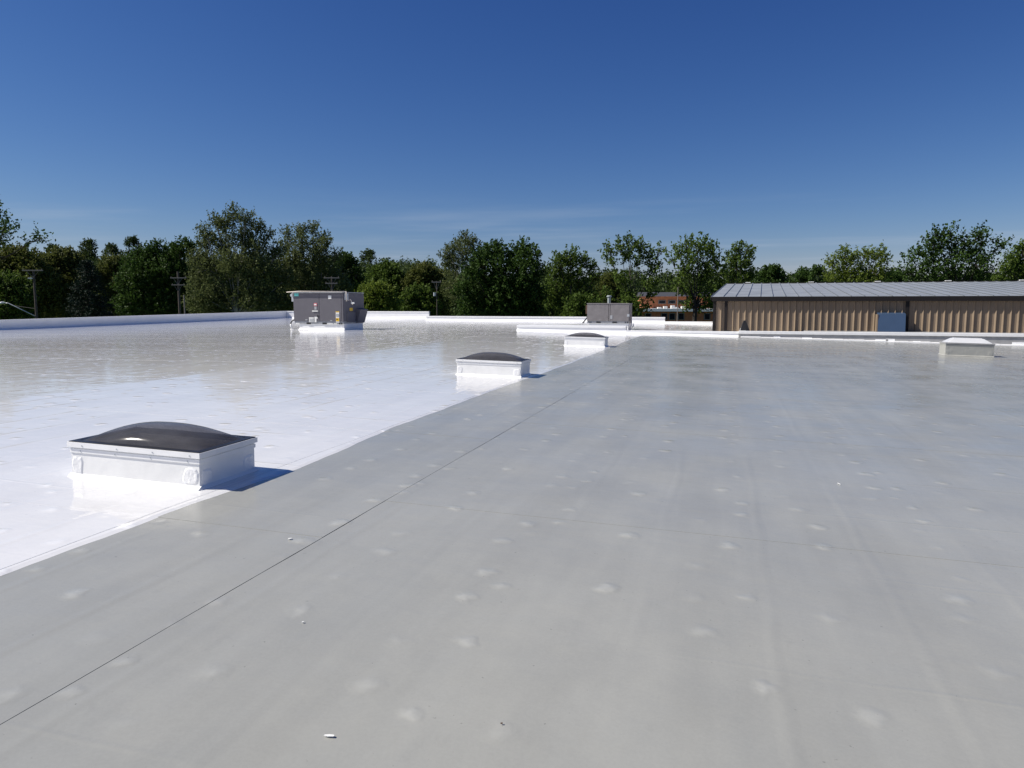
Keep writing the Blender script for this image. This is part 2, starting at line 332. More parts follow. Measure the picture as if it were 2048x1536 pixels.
# white coated sheets left of the edge, then behind the low divider
for y0, y1 in zip([YN, -3.0, .4, 3.8, 7.2, 10.6, 14.0, 17.4, 20.8, 24.2, 27.6, 31.0], [-3.0, .4, 3.8, 7.2, 10.6, 14.0, 17.4, 20.8, 24.2, 27.6, 31.0, YD]):
    link('white_coated_sheet', sheet_mesh('white_coated_sheet', XL, -3.5, y0, y1 + (.08 if y1 < YD else 0), .002, .0012, .0014, wedge, .12), MT['white_roof'], roof)
for y0, y1 in zip([YD, 38, 41.4, 44.8, 48.2, 51.6], [38, 41.4, 44.8, 48.2, 51.6, YB]):
    link('white_coated_sheet', sheet_mesh('white_coated_sheet', XL, 3.4, y0 + .001, y1 + (.08 if y1 < YB else 0), .002, .0012, .0014), MT['white_roof'], roof)
link('white_coated_sheet', sheet_mesh('white_coated_sheet', XL, -22.3, YB + .001, YF, .002, .0012, .0014), MT['white_roof'], roof)
# lap line inside the white edge
mb = MB(); pts = [(-3.66 + .004 * math.sin(y * 3), y) for y in np.arange(YN, 32.5, .5)]
for (xa, ya), (xb, yb2) in zip(pts, pts[1:]):
    mb.poly([(xa - .003, ya, zr(xa, ya) + .0055), (xa + .003, ya, zr(xa, ya) + .0055), (xb + .003, yb2, zr(xb, yb2) + .0055), (xb - .003, yb2, zr(xb, yb2) + .0055)])
mb.build('lap_line', plain('lap line grey', (.66, .67, .69), .3), roof)
# lower link roof in front of the metal building
mb = MB(); mb.box(3.9, XE, YD + .25, 40.2, -.3, .11)
tag(mb.build('link_roof', MT['grey_flash']), 'narrow grey roof strip in front of the tan metal building', 'roof', kind='structure')

# ------------------------------------------------------------------ parapets
def parapet(label, p0, p1, t0, t1, thick=.22, cap=.075, over=.035, cant=.10, side=-1, skirt=None, group='low white parapet walls of the flat roof', base=None):
    """low wall from p0 to p1; t0,t1 top heights; inner face on the side (-1: towards -normal)"""
    p0 = Vector((*p0, 0)); p1 = Vector((*p1, 0)); d = (p1 - p0); ln = d.length; d.normalize(); nrm = Vector((-d.y, d.x, 0)) * side   # towards the inside of the roof
    th = thing('parapet_wall', label, 'wall', ((p0.x + p1.x) / 2, (p0.y + p1.y) / 2, 0), 0, group)
    o = th.location
    n = max(2, int(ln / 3) + 1)
    def pt(s, u, z): q = p0 + d * s - o; return (q.x + nrm.x * u, q.y + nrm.y * u, z)
    def strip(prof):
        # prof(s)-> closed section [(u,z)...]
        m = MB(); rings = []
        for i in range(n):
            s = ln * i / (n - 1); rings.append([m.bm.verts.new(pt(s, u, z)) for u, z in prof(s)])
        k = len(rings[0])
        for a, b_ in zip(rings, rings[1:]):
            for i in range(k): m.bm.faces.new((a[i], a[(i + 1) % k], b_[(i + 1) % k], b_[i]))
        m.bm.faces.new(rings[0]); m.bm.faces.new(rings[-1][::-1]); return m
    def zb(s): q = p0 + d * s; return zr(q.x + nrm.x * .1, q.y + nrm.y * .1)
    def zt(s): return t0 + (t1 - t0) * s / ln
    strip(lambda s: [(0, zb(s) - .1), (0, zt(s) - cap), (-thick, zt(s) - cap), (-thick, -3)]).build('wall_body', skirt or MT['white_paint'], th)
    strip(lambda s: [(over, zt(s) - cap - .02), (over, zt(s) - .006), (over - .01, zt(s)), (-thick - over + .01, zt(s)), (-thick - over, zt(s) - .006), (-thick - over, zt(s) - cap - .02)]).build('coping', MT['white_trim'], th)
    if cant: strip(lambda s: [(cant * 1.4, zb(s) + .013), (-.02, zb(s) + cant), (-.02, zb(s) - .02), (cant * 1.4, zb(s) - .02)]).build('cant_strip', MT['white_paint'], th)
    return th
def xat(px, Y): return float(at_y(px, 640, Y)[0])
parapet('long white parapet along the left edge of the roof, its inner face shaded', (XL, YN), (XL, YF - .03), .39 - .36 * .6, .77, side=-1)
xs1 = xat(858, YF); parapet('taller white back parapet behind the large grey rooftop unit', (XL - .2, YF), (xs1, YF), .77, .77, side=-1)
xm = xat(1330, YB); xr = xat(1484, YB)
parapet('long middle stretch of the white back parapet, one step lower, behind the smaller unit', (xat(857, YB) - .2, YB), (xm, YB), .48, .48, side=-1)
parapet('lowest short stretch of back parapet beside the brick building', (xm + .004, YB), (xr + .2, YB), .17, .17, side=-1)
parapet('short side parapet beside the corner of the tan metal building', (xr + .01, YB - .04), (xat(1481, YD + .6), YD + .45), .17, .19, side=-1)
xa0 = xat(1034, YD); xa1 = xat(1252, YD); xb1 = xat(1478, YD)
parapet('raised white curb wall in front of the smaller rooftop unit', (xa0, YD), (xa1, YD), .42, .42, side=-1, thick=.4)
parapet('low white divider curb where grey roof meets the white back roof', (xa1 + .004, YD), (xb1, YD), .205, .205, side=-1, thick=.3)
pc = parapet('long low parapet with white coping below the tan metal building', (xb1 + .005, YD - .09), (XE, YD - .09), .235, .235, side=-1, thick=.3, cap=.10, over=.05, cant=0, skirt=MT['grey_flash'])
mb = MB()   # white base strip and dabs of coating on its grey flashing
o = pc.location
for i in range(30):
    x = xb1 + .1 + i * .85
    mb.prism([(YD - .09 - .16 - o.y, zr(x, 30) + .02), (YD - .09 - o.y, zr(x, 30) + .045), (YD - .09 - o.y, zr(x, 30) - .03), (YD - .09 - .16 - o.y, zr(x, 30) - .03)], x - o.x, x + .848 - o.x)
mb.build('base_strip', MT['white_paint'], pc)
for px, wd, hh in [(1555, .28, .06), (1615, .42, .05), (1765, .5, .07), (1782, .35, .1), (1835, .3, .04), (2040, .5, .12)]:
    x = xat(px, YD); m2 = MB(); m2.box(x - o.x - wd / 2, x - o.x + wd / 2, YD - .097 - o.y, YD - .085 - o.y, zr(x, 30) + .03, zr(x, 30) + .03 + hh, .004); m2.build('coating_dab', MT['thick_coat'], pc)

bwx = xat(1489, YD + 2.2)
bwt = thing('shadow_wedge', 'black wedge standing in for the shadow at the end of the short side parapet', 'shadow wedge', (bwx, YD + 2.2, 0))
m = MB(); m.prism([(-.22, .05), (-.04, .66), (.06, .66), (.30, .05)], -.35, .35, 'y'); m.build('shadow_prism', MT['black'], bwt)  # black solid added in place of the shadow beside the parapet end

# ------------------------------------------------------------------ skylights
def pillow(L_, W_, h, p, nx=28, ny=14, z0=0):
    V = []; F = []
    for j in range(ny + 1):
        for i in range(nx + 1):
            u = -1 + 2 * i / nx; v = -1 + 2 * j / ny
            V.append((u * L_ / 2, v * W_ / 2, z0 + h * (1 - abs(u) ** p) ** .85 * (1 - abs(v) ** p) ** .7))
    for j in range(ny):
        for i in range(nx): a = j * (nx + 1) + i; F.append((a, a + 1, a + nx + 2, a + nx + 1))
    me = np_mesh('dome', V, F)
    for q in me.polygons: q.use_smooth = True
    return me
def frame_ring(mb, L_, W_, t, z0, z1):
    mb.box(-L_ / 2, L_ / 2, -W_ / 2, -W_ / 2 + t, z0, z1); mb.box(-L_ / 2, L_ / 2, W_ / 2 - t, W_ / 2, z0, z1)
    mb.box(-L_ / 2, -L_ / 2 + t, -W_ / 2 + t + .0005, W_ / 2 - t - .0005, z0, z1); mb.box(L_ / 2 - t, L_ / 2, -W_ / 2 + t + .0005, W_ / 2 - t - .0005, z0, z1)
def skylight(label, x0, x1, y0, y1, smoky=True, H=.285, seed=0):
    cx, cy = (x0 + x1) / 2, (y0 + y1) / 2; W_ = x1 - x0; D_ = y1 - y0
    t = thing('roof_skylight', label, 'skylight', (cx, cy, zr(cx, cy)), 0, 'skylights on the roof'); t.rotation_euler = (0, math.atan(.02), 0)
    curb = MT['white_curb'] if smoky else MT['grey_curb']; hc = H - .085; q = random.Random(seed)
    m = MB(); th = .05
    frame_ring(m, W_, D_, th, -.05, hc + .05); m.build('curb', curb, t)
    m = MB()
    for s0 in (-1,):   # fillet of coating round the foot
        m.prism([(-D_ / 2 - .035, .006), (-D_ / 2 + .001, .03), (-D_ / 2 + .001, 0), (-D_ / 2 - .035, 0)], -W_ / 2 - .015, W_ / 2 + .015, 'x')
        m.prism([(W_ / 2 + .03, .006), (W_ / 2 - .001, .026), (W_ / 2 - .001, 0), (W_ / 2 + .03, 0)], -D_ / 2 - .015, D_ / 2 + .02, 'y')
        m.prism([(-W_ / 2 - .03, .006), (-W_ / 2 + .001, .026), (-W_ / 2 + .001, 0), (-W_ / 2 - .03, 0)], -D_ / 2 - .015, D_ / 2 + .02, 'y')
    m.build('base_fillet', curb, t)
    m = MB(); frame_ring(m, W_ + .016, D_ + .016, .012, hc + .0, hc + .032); m.build('flashing_band', MT['white_trim'] if smoky else MT['grey_curb'], t)
    m = MB(); frame_ring(m, W_ + .04, D_ + .04, .035, hc + .044, hc + .085); m.build('retaining_frame', MT['white_trim'] if smoky else MT['grey_flash'], t)
    if smoky:
        m = MB(); frame_ring(m, W_ + .02, D_ + .02, .055, hc + .07, hc + .091); m.build('gasket', MT['black_metal'], t)
        link('dome', pillow(W_ - .09, D_ - .09, .135, 2.4, z0=hc + .086), MT['smoke_dome'], t)
        link('inner_dome', pillow(W_ - .17, D_ - .15, .085, 2.4, z0=hc + .07), MT['smoke_dome'], t)
        m = MB(); m.box(-W_ / 2 + .052, W_ / 2 - .052, -D_ / 2 + .052, D_ / 2 - .052, -.045, -.04); m.build('shaft_floor', MT['greylabel'], t)
    else:
        m = MB(); l, w_ = W_ / 2 - .03, D_ / 2 - .03; l2, w2 = l * .66, w_ * .35; zt = hc + .235
        b = [m.bm.verts.new((sx * l, sy * w_, hc + .088)) for sx, sy in ((-1, -1), (1, -1), (1, 1), (-1, 1))]
        c = [m.bm.verts.new((sx * l2, sy * w2, zt)) for sx, sy in ((-1, -1), (1, -1), (1, 1), (-1, 1))]
        for i in range(4): m.bm.faces.new((b[i], b[(i + 1) % 4], c[(i + 1) % 4], c[i]))
        m.bm.faces.new(c); me = m.bm; bmesh.ops.bevel(me, geom=[e for e in me.edges if not e.is_boundary], offset=.03, segments=3, affect='EDGES')
        m.build('dome', MT['white_dome'], t)
        m = MB(); m.box(-W_ / 2 + .052, W_ / 2 - .052, -D_ / 2 + .052, D_ / 2 - .052, .05, .055); m.build('shaft_floor', MT['paper'], t)
    # thick brushed patches at the corners
    def patch(name, pts_fn):
        m = MB(); n = 14; c0 = None; ring = []
        for i in range(n):
            a = 2 * math.pi * i / n; r = q.uniform(.85, 1.08) / max(abs(math.cos(a)), abs(math.sin(a))) ** .8; ring.append(pts_fn(math.cos(a) * r, math.sin(a) * r))
        lo = [m.bm.verts.new(p[0]) for p in ring]; hi = [m.bm.verts.new(p[1]) for p in ring]
        for i in range(n): m.bm.faces.new((lo[i], lo[(i + 1) % n], hi[(i + 1) % n], hi[i]))
        m.bm.faces.new(hi); m.build(name, MT['thick_coat'] if smoky else MT['grey_curb'], t)
    for sx, wx, hz in ((-1, .055, .075), (1, .075, .07)):
        xc = sx * (W_ / 2 - wx - .004)
        patch('corner_patch', lambda a, b, xc=xc, wx=wx, hz=hz: ((xc + a * wx, -D_ / 2 - .0005, .095 + b * hz), (xc + a * wx * .8, -D_ / 2 - .005, .095 + b * hz * .8)))
    for sy in (-1, 1):
        yc = sy * (D_ / 2 - .08)
        patch('corner_patch', lambda a, b, yc=yc: ((W_ / 2 + .0005, yc + a * .07, .09 + b * .06), (W_ / 2 + .005, yc + a * .055, .09 + b * .045)))
    for i in range(4):   # screws in the frame and band
        xs_ = -W_ / 2 + .1 + i * (W_ - .2) / 3
        for zz_, yy in ((hc + .062, -D_ / 2 - .02), (hc + .014, -D_ / 2 - .008)):
            m = MB(); m.box(xs_ - .004 + .03 * (zz_ > hc + .03), xs_ + .004 + .03 * (zz_ > hc + .03), yy - .004, yy + .002, zz_ - .004, zz_ + .004, .001); m.build('screw', MT['galv'] if smoky else MT['grey_flash'], t)
    return t
skylight('nearest smoked dome skylight on white curb, beside the grey membrane edge', -5.0, -3.78, 4.5, 5.17, seed=1)
skylight('middle smoked dome skylight, second of the three in a row on the white roof', -5.02, -3.72, 13.32, 14.0, H=.305, seed=2)
skylight('farthest smoked dome skylight, in front of the raised white curb wall', -5.08, -3.74, 23.6, 24.28, H=.31, seed=3)
skylight('skylight with milky white dome and wrinkled grey curb on the grey roof', 6.70, 8.03, 25.7, 26.38, False, .41, seed=4)

# ------------------------------------------------------------------ rooftop units
def plate(t, name, mat, x0, x1, z0, z1, y, lab=None):
    m = MB(); m.box(x0, x1, y - .012, y - .001, z0, z1, .002); o = m.build(name, mat, t)
    if lab: o['label'] = lab
    return o
YU = 34.0
ax = float(at_y(588, 640, YU)[0]); bx_ = float(at_y(687, 640, YU)[0]); W1 = bx_ - ax; D1 = 2.25; zc = zr((ax + bx_) / 2, YU)
u1 = thing('rooftop_unit', 'large dark grey rooftop unit with stickers on white curb', 'rooftop unit', ((ax + bx_) / 2, YU + D1 / 2, zc), 0, 'rooftop air conditioning units')
hb, ht = .37, 1.98; x0, x1 = -W1 / 2, W1 / 2; yf, yk = -D1 / 2, D1 / 2
sc1 = W1 / 810.0   # metres per enlarged survey unit
def ux(v): return x0 + (v - 310) * sc1
def uz(v): return hb + (705 - v) * (ht - hb) / (705 - 215)
m = MB(); m.box(ux(390), x1 - .02, yf + .06, yk - .1, -.05, hb - .03); m.build('curb', MT['white_curb'], u1)
m = MB(); m.prism([(yf - .06, .02), (yf + .062, .1), (yf + .062, 0), (yf - .06, 0)], ux(385), x1 + .04); m.build('base_fillet', MT['white_paint'], u1)
m = MB(); m.box(x0 + .01, x1 - .01, yf + .02, yk, hb - .03, hb + .10); m.build('base_rail', MT['rail'], u1)
xm_ = ux(735)
for a, b in ((x0, xm_ - .006), (xm_ + .006, ux(1090))):
    m = MB(); m.box(a, b, yf, yf + .05, hb + .10, ht - .03, .012); m.build('access_panel', MT['unit'], u1)
m = MB(); m.box(ux(1094), x1, yf - .001, yf + .06, hb + .08, ht - .03, .012); m.build('corner_post', MT['unit'], u1)
m = MB(); m.box(x0 + .015, x1 - .004, yf + .06, yk, hb + .102, ht - .04); m.build('cabinet', MT['unit'], u1)
for a, b in ((yf + .07, 0), (.012, yk)):
    m = MB(); m.box(x1 - .003, x1 + .012, a, b, hb + .12, ht - .06, .004); m.build('side_panel', MT['unit'], u1)
m = MB(); m.box(x0 - .05, x1 + .02, yf - .05, yk + .03, ht - .03, ht + .02, .01); m.build('top_cover', MT['rail'], u1)
m = MB(); m.tube([(ux(220), yf - .10, uz(208)), (ux(440), yf - .10, uz(196)), (ux(1190), yf - .10, uz(204))], .022); m.tube([(ux(1190), yf - .10, uz(202)), (ux(1190), yf - .10, uz(355)), (ux(1245), yf - .02, uz(325)), (ux(1268), yf + .02, uz(410))], .026); m.build('pipe', MT['cream'], u1, smooth=True)
m = MB(); m.box(ux(1250), ux(1298), yf - .03, yf + .05, uz(395), uz(372), .01); m.build('valve', MT['paper'], u1)
m = MB(); m.box(ux(262), x0 - .002, yf + .1, yf + .35, uz(360), uz(228), .01); d_ = m.build('disconnect_box', MT['galv'], u1)
m = MB(); m.tube([(ux(278), yf + .09, uz(258)), (ux(278), yf - .0, uz(258))], .075, 12); m.build('meter', MT['galv'], d_)
m = MB(); m.box(x1 + .013, x1 + .09, yf + .10, yf + .42, uz(335), uz(230), .01); m.build('disconnect_box', MT['galv'], u1)
# outside air hood on the far right corner
m = MB(); hx = x1 + .013; 
m.prism([(hx, uz(470)), (hx + .27, uz(490)), (hx + .05, uz(705)), (hx, uz(705))], yk - .9, yk - .05, 'y'); m.build('air_hood', MT['unit'], u1)
m = MB(); m.box(x1 + .013, x1 + .05, yf + .35, yf + 1.2, uz(690), uz(520), .01); m.build('side_panel', MT['unit'], u1)
P = yf
plate(u1, 'sticker', MT['teal'], ux(330), ux(400), uz(275), uz(226), P); plate(u1, 'sticker', MT['paper'], ux(885), ux(935), uz(320), uz(264), P)
plate(u1, 'sticker', MT['red'], ux(648), ux(700), uz(432), uz(385), P); plate(u1, 'sticker', MT['paper'], ux(655), ux(692), uz(420), uz(397), P - .012)
plate(u1, 'sticker', MT['greylabel'], ux(655), ux(692), uz(490), uz(438), P); plate(u1, 'handle', MT['paper'], ux(620), ux(712), uz(521), uz(502), P - .02)
s_ = plate(u1, 'sticker', MT['paper'], ux(562), ux(640), uz(690), uz(612), P)
for za, zb_ in ((640, 634), (658, 653), (676, 671)): plate(u1, 'sticker', MT['greylabel'], ux(570), ux(632), uz(za), uz(zb_), P - .012)
plate(u1, 'sticker', MT['paper'], ux(652), ux(684), uz(690), uz(602), P); plate(u1, 'sticker', MT['paper'], ux(685), ux(702), uz(632), uz(604), P); plate(u1, 'latch', MT['black'], ux(698), ux(718), uz(608), uz(574), P - .012)
plate(u1, 'sticker', MT['paper'], ux(1000), ux(1056), uz(692), uz(532), P); plate(u1, 'sticker', MT['yellow'], ux(1000), ux(1056), uz(531), uz(516), P)
plate(u1, 'sticker', MT['yellow'], ux(1003), ux(1053), uz(672), uz(622), P - .012); plate(u1, 'sticker', MT['greylabel'], ux(1006), ux(1050), uz(600), uz(556), P - .012); plate(u1, 'sticker', MT['black'], ux(1008), ux(1030), uz(644), uz(632), P - .024)
plate(u1, 'sticker', MT['greylabel'], ux(500), ux(536), uz(662), uz(644), P); plate(u1, 'sticker', MT['greylabel'], ux(905), ux(940), uz(672), uz(656), P)
for a, b in ((515, 585), (775, 845), (1048, 1066), (1080, 1096)): plate(u1, 'lifting_slot', MT['black'], ux(a), ux(b), uz(722), uz(694), yf + .02)
for a, b in ((335, 400), (850, 945), (965, 1015)): plate(u1, 'sticker', MT['paper'], ux(a), ux(b), uz(722), uz(706), yf + .02)
m = MB(); m.box(x1 + .012, x1 + .02, yf + .65, yf + .98, uz(510), uz(460)); m.build('sticker', MT['yellow'], u1)
m = MB(); m.tube([(ux(318), yf + .3, uz(630)), (ux(290), yf + .2, uz(645)), (ux(252), yf + .1, uz(680)), (ux(234), yf + .08, uz(722))], .035); m.build('conduit', MT['black'], u1, smooth=True)
m = MB(); m.tube([(ux(234), yf + .08, uz(718)), (ux(245), yf + .06, uz(760)), (ux(268), yf + .02, .02)], .032); m.tube([(ux(240), yf + .05, .03), (ux(300), yf + .02, .025)], .03); m.build('conduit', MT['white_trim'], u1, smooth=True)

YV = 39.2
ax = float(at_y(1174.2, 640, YV)[0]); bx_ = float(at_y(1257.7, 640, YV)[0]); W2 = bx_ - ax; D2 = 1.35; zc = zr((ax + bx_) / 2, YV)
u2 = thing('rooftop_unit', 'smaller faded grey rooftop unit behind the raised white curb wall', 'rooftop unit', ((ax + bx_) / 2, YV + D2 / 2, zc), 0, 'rooftop air conditioning units')
x0, x1 = -W2 / 2, W2 / 2; yf, yk = -D2 / 2, D2 / 2; hb, ht = .34, 1.40; sc2 = W2 / 855.
def vx(v): return x0 + (v - 555) * sc2
def vz(v): return hb + (690 - v) * (ht - hb) / 400.
m = MB(); m.box(x0 + .1, vx(1398), yf + .06, yk - .06, -.05, hb - .02); m.build('curb', MT['white_curb'], u2)
m = MB(); m.box(x0 + .005, x1 - .005, yf + .012, yk, hb - .02, hb + .09); m.build('base_rail', MT['rail'], u2)
for a, b in ((x0, vx(992)), (vx(1000), vx(1028)), (vx(1034), x1)):
    m = MB(); m.box(a, b, yf, yf + .04, hb + .09, ht - .05, .01); m.build('access_panel', MT['unit_old'], u2)
m = MB(); m.box(x0 + .01, x1 - .004, yf + .045, yk, hb + .09, ht - .055); m.build('cabinet', MT['unit_old'], u2)
m = MB(); m.box(x1 - .002, x1 + .012, yf + .06, yk - .1, hb + .1, ht - .08, .004); m.build('side_panel', MT['unit_old'], u2)
m = MB(); m.box(x0 - .02, x1 + .02, yf - .02, yk + .02, ht - .05, ht, .01); m.build('top_cover', MT['unit_old'], u2)
m = MB(); m.box(vx(502), x0 - .004, yf + .3, yf + .9, vz(510), vz(330), .02); m.build('side_hood', MT['rust'], u2)
for a, b in ((590, 602), (625, 642), (742, 835), (1075, 1168), (1332, 1350), (1375, 1392)): plate(u2, 'lifting_slot', MT['black'], vx(a), vx(b), vz(692), vz(664), yf + .012)
plate(u2, 'sticker', MT['greylabel'], vx(1030), vx(1078), vz(612), vz(535), yf); plate(u2, 'sticker', MT['galv'], vx(1375), vx(1420), vz(560), vz(510), yf)
m = MB(); m.tube([(vx(552), yf + .4, vz(540)), (vx(520), yf + .35, vz(600)), (vx(440), yf + .3, vz(705))], .035); m.build('conduit', MT['black'], u2, smooth=True)
m = MB(); m.tube([(x1 + .09, yf + .5, vz(640)), (x1 + .10, yf + .5, vz(750)), (x1 + .12, yf + .5, vz(772)), (x1 + .17, yf + .5, vz(772)), (x1 + .19, yf + .5, vz(752)), (x1 + .19, yf + .5, vz(705))], .022); m.build('drain_trap', MT['galv'], u2, smooth=True)
vp = at_y(1217.8, 640, YV + 2.2)
vt = thing('vent_pipe', 'grey green vent pipe with flat cap rising behind the smaller unit', 'pipe', (vp[0], vp[1], zr(vp[0], vp[1])))
m = MB(); m.tube([(0, 0, -.02), (0, 0, 1.73)], .095, 14); m.build('pipe', MT['vent'], vt, smooth=False)
m = MB(); m.tube([(0, 0, 1.75), (0, 0, 1.79), (0, 0, 1.84)], [.15, .15, .10], 14); m.build('cap', MT['vent'], vt)
m = MB(); m.tube([(0, 0, 1.72), (0, 0, 1.76)], .05, 8); m.build('cap_stem', MT['black_metal'], vt)

# ------------------------------------------------------------------ tan metal building
ba = R(2.67); bo = at_d(1429, 600, 38.6)
tb = thing('metal_building', 'tan ribbed metal building with grey standing seam roof behind the parapet', 'building', (bo[0], bo[1], 0), -ba)
EZ = 1.66; span = 16.5; RIDGE = 2.93; NP = 88; PW = .305
m = MB(); m.box(-.02, NP * PW + .3, .055, span * 2, -5, EZ - .02); m.build('wall_core', MT['tan'], tb)
pr = [(0, 0), (.085, 0), (.095, -.006), (.11, -.006), (.12, 0), (.20, 0), (.255, -.062), (.272, -.062), (.295, 0), (.303, 0), (.303, .04), (0, .04)]
m = MB(); m.prism([(u, v) for u, v in pr], -1.2, EZ - .01, 'z'); pm = m.mesh('wall_panel'); pm.materials.append(MT['tan'])
for i in range(NP):
    o = bpy.data.objects.new('wall_panel', pm); COL.objects.link(o); o.parent = tb; o.location = (.10 + i * PW, 0, 0)
m = MB(); m.box(-.06, .085, -.05, .3, -5, EZ + .03); m.build('corner_trim', MT['dark_trim'], tb)
def bxp(px): # distance along the wall from a sight line
    d = ray(px, 620); wd = np.array([math.cos(ba), -math.sin(ba)]); A = np.array([[d[0], -wd[0]], [d[1], -wd[1]]]); return float(np.linalg.solve(A, np.array([bo[0], bo[1]]))[1])
for px in (1452.5, 1814, 2057):
    x = bxp(px); m = MB(); m.box(x - .075, x + .075, -.12, -.036, -1.2, EZ, .01); m.build('downspout', MT['dark_trim'], tb)
m = MB(); m.prism([(-.23, EZ - .07), (-.23, EZ + .165), (-.20, EZ + .165), (.05, EZ + .16), (.05, EZ - .07)], -.12, NP * PW + .3); m.build('gutter', MT['dark_trim'], tb)
RP = .61; nr = 44; ln = math.hypot(span, RIDGE - EZ - .17); ra = math.atan2(RIDGE - EZ - .17, span)
m = MB(); m.box(0, RP - .004, 0, ln, -.03, 0); rm = m.mesh('roof_panel'); rm.materials.append(MT['metal_roof'])
m = MB(); m.prism([(-.014, 0), (-.010, .034), (.010, .034), (.014, 0)], .01, ln - .01, 'y'); sm = m.mesh('standing_seam'); sm.materials.append(MT['roof_rib'])
m = MB(); m.prism([(-.20, -.04), (-.20, .045), (.20, .045), (.20, -.04)], .04, RP - .06, 'x'); cm = m.mesh('ridge_closure'); cm.materials.append(MT['dark_trim'])
for i in range(nr):
    for nm, me, dx_ in (('roof_panel', rm, 0), ('standing_seam', sm, -.002)):
        o = bpy.data.objects.new(nm, me); COL.objects.link(o); o.parent = tb; o.location = (-.14 + i * RP + dx_, -.22, EZ + .175); o.rotation_euler = (ra, 0, 0)
    o = bpy.data.objects.new('ridge_closure', cm); COL.objects.link(o); o.parent = tb; o.location = (-.14 + i * RP, span - .30, RIDGE + .0)
    if i % 7 == 2: m = MB(); m.box(-.14 + i * RP + .1, -.14 + i * RP + .45, span - .52, span - .25, RIDGE + .046, RIDGE + .10); m.build('ridge_tab', MT['paper'], tb)
m = MB(); m.prism([(-.22, EZ + .02), (span, RIDGE - .14), (span, RIDGE + .02), (-.22, EZ + .185)], -.20, -.145); m.build('rake_trim', MT['dark_trim'], tb)
m = MB(); m.prism([(span - .4, RIDGE - .06), (span, RIDGE + .05), (span + .4, RIDGE - .06)], -.15, nr * RP); m.build('ridge_cap', MT['metal_roof'], tb)
m = MB(); m.prism([(span + .05, RIDGE - .03), (span * 2, EZ + .1), (span * 2, EZ - .1), (span + .05, RIDGE - .3)], -.15, nr * RP); m.build('back_slope', MT['metal_roof'], tb)
# sky tinted hood against its wall, reflected sky put into its colour
xh = bxp(1781)
hd = thing('wall_hood', 'sheet metal box hood tinted with reflected sky blue, standing against the tan wall', 'hood', (bo[0] + math.cos(ba) * xh, bo[1] - math.sin(ba) * xh, .11), -ba)
m = MB(); m.prism([(-.62, -.0), (-.52, .86), (-.04, .92), (-.04, 0)], -.60, .60); m.build('body', MT['sky_tint_metal'], hd)
m = MB(); m.box(-.66, -.603, -.56, -.045, 0, .84, .004); m.build('side_flange', MT['tan'], hd)

# ------------------------------------------------------------------ brick building far behind
D = 98.0
def wx(px): return float((at_d(px, 620, D) - at_d(1350, 620, D)) @ RT)
def wz(py): return float(at_d(1350, py, D)[2])
c = at_d(1350, 620, D)
bb = thing('brick_building', 'orange brick building with white flat roof edge seen between trees', 'building', (c[0], c[1], 0), R(YAW))
m = MB(); m.box(wx(1262), wx(1470), 0, 9, GROUND, wz(623.5)); m.build('lower_wall', MT['brick'], bb)
m = MB(); m.box(wx(1258), wx(1474), -.5, 9.2, wz(623), wz(617), .02); m.build('flat_roof', MT['white_trim'], bb)
m = MB(); m.box(wx(1292), wx(1470), 3, 8.8, wz(617) + .01, wz(592)); m.build('upper_wall', MT['brick'], bb)
m = MB(); m.prism([(2.4, wz(592.5)), (5.9, wz(583)), (9.4, wz(592.5))], wx(1288), wx(1474)); m.build('roof', MT['slate'], bb)
def win(x0_, x1_, y0_, y1_, dep):
    f = MB().box(wx(x0_), wx(x1_), dep - .06, dep - .01, wz(y1_), wz(y0_)).build('window', MT['arm'], bb)
    MB().box(wx(x0_) + .12, wx(x1_) - .12, dep - .10, dep - .061, wz(y1_) + .1, wz(y0_) - .1).build('pane', MT['window'], f)
for a in (1325, 1345, 1365, 1395): win(a, a + 16, 600, 608, 3)
for a in (1270, 1290, 1322, 1338, 1356, 1408): win(a, a + 13, 626, 640, 0)
for i, a in enumerate((1318, 1330, 1345, 1352, 1366)):
    MB().box(wx(a), wx(a) + .5, .8, 1.4, wz(617), wz(617) + (.18, .3, .42, .2, .3)[i], .03).build('roof_vent', MT['paper'], bb)

# ------------------------------------------------------------------ poles
def pole(label, px, ytop, D, arms, rad=.14, extra=None):
    c = at_d(px, 620, D); z0 = gz(c[0], c[1]); zt = float(at_d(px, ytop, D)[2])
    t = thing('utility_pole', label, 'utility pole', (c[0], c[1], z0), R(YAW), 'wooden utility poles beyond the roof'); H = zt - z0
    MB().tube([(0, 0, -.1), (0, 0, H)], [rad * 1.25, rad * .8], 10).build('shaft', MT['wood'], t)
    k = D / FPX
    for xl, xrr, ya in arms:
        z = float(at_d(px, ya, D)[2]) - z0
        a = MB().box((xl - px) * k, (xrr - px) * k, -.20, -.10, z - .06, z + .06, .01).build('crossarm', MT['arm'], t)
        m = MB()
        for s in (-1, 1): m.tube([(s * .02, -.15, z - .8), (s * min(abs(xl - px), abs(xrr - px)) * k * .6, -.15, z - .05)], .02, 6)
        m.build('brace', MT['arm'], t)
        for f in (.06, .94):
            x = ((xl - px) + (xrr - xl) * f) * k
            MB().tube([(x, -.15, z + .06), (x, -.15, z + .14), (x, -.15, z + .2)], [.02, .035, .02], 8).build('insulator', MT['arm'], a)
    return t, k, z0
t, k, z0 = pole('wooden utility pole carrying a street lamp arm, at far left', 72.5, 540, 85, [(52, 93, 541)])
za = float(at_d(72, 632, 85)[2]) - z0; zl = float(at_d(10, 606, 85)[2]) - z0
la = MB().tube([(-.1, -.15, za), ((40 - 72) * k, -.3, za + (zl - za) * .62), ((22 - 72) * k, -.4, zl - .02), ((14 - 72) * k, -.4, zl + .02)], [.06, .05, .045, .045], 8).build('lamp_arm', MT['galv'], t, smooth=True)
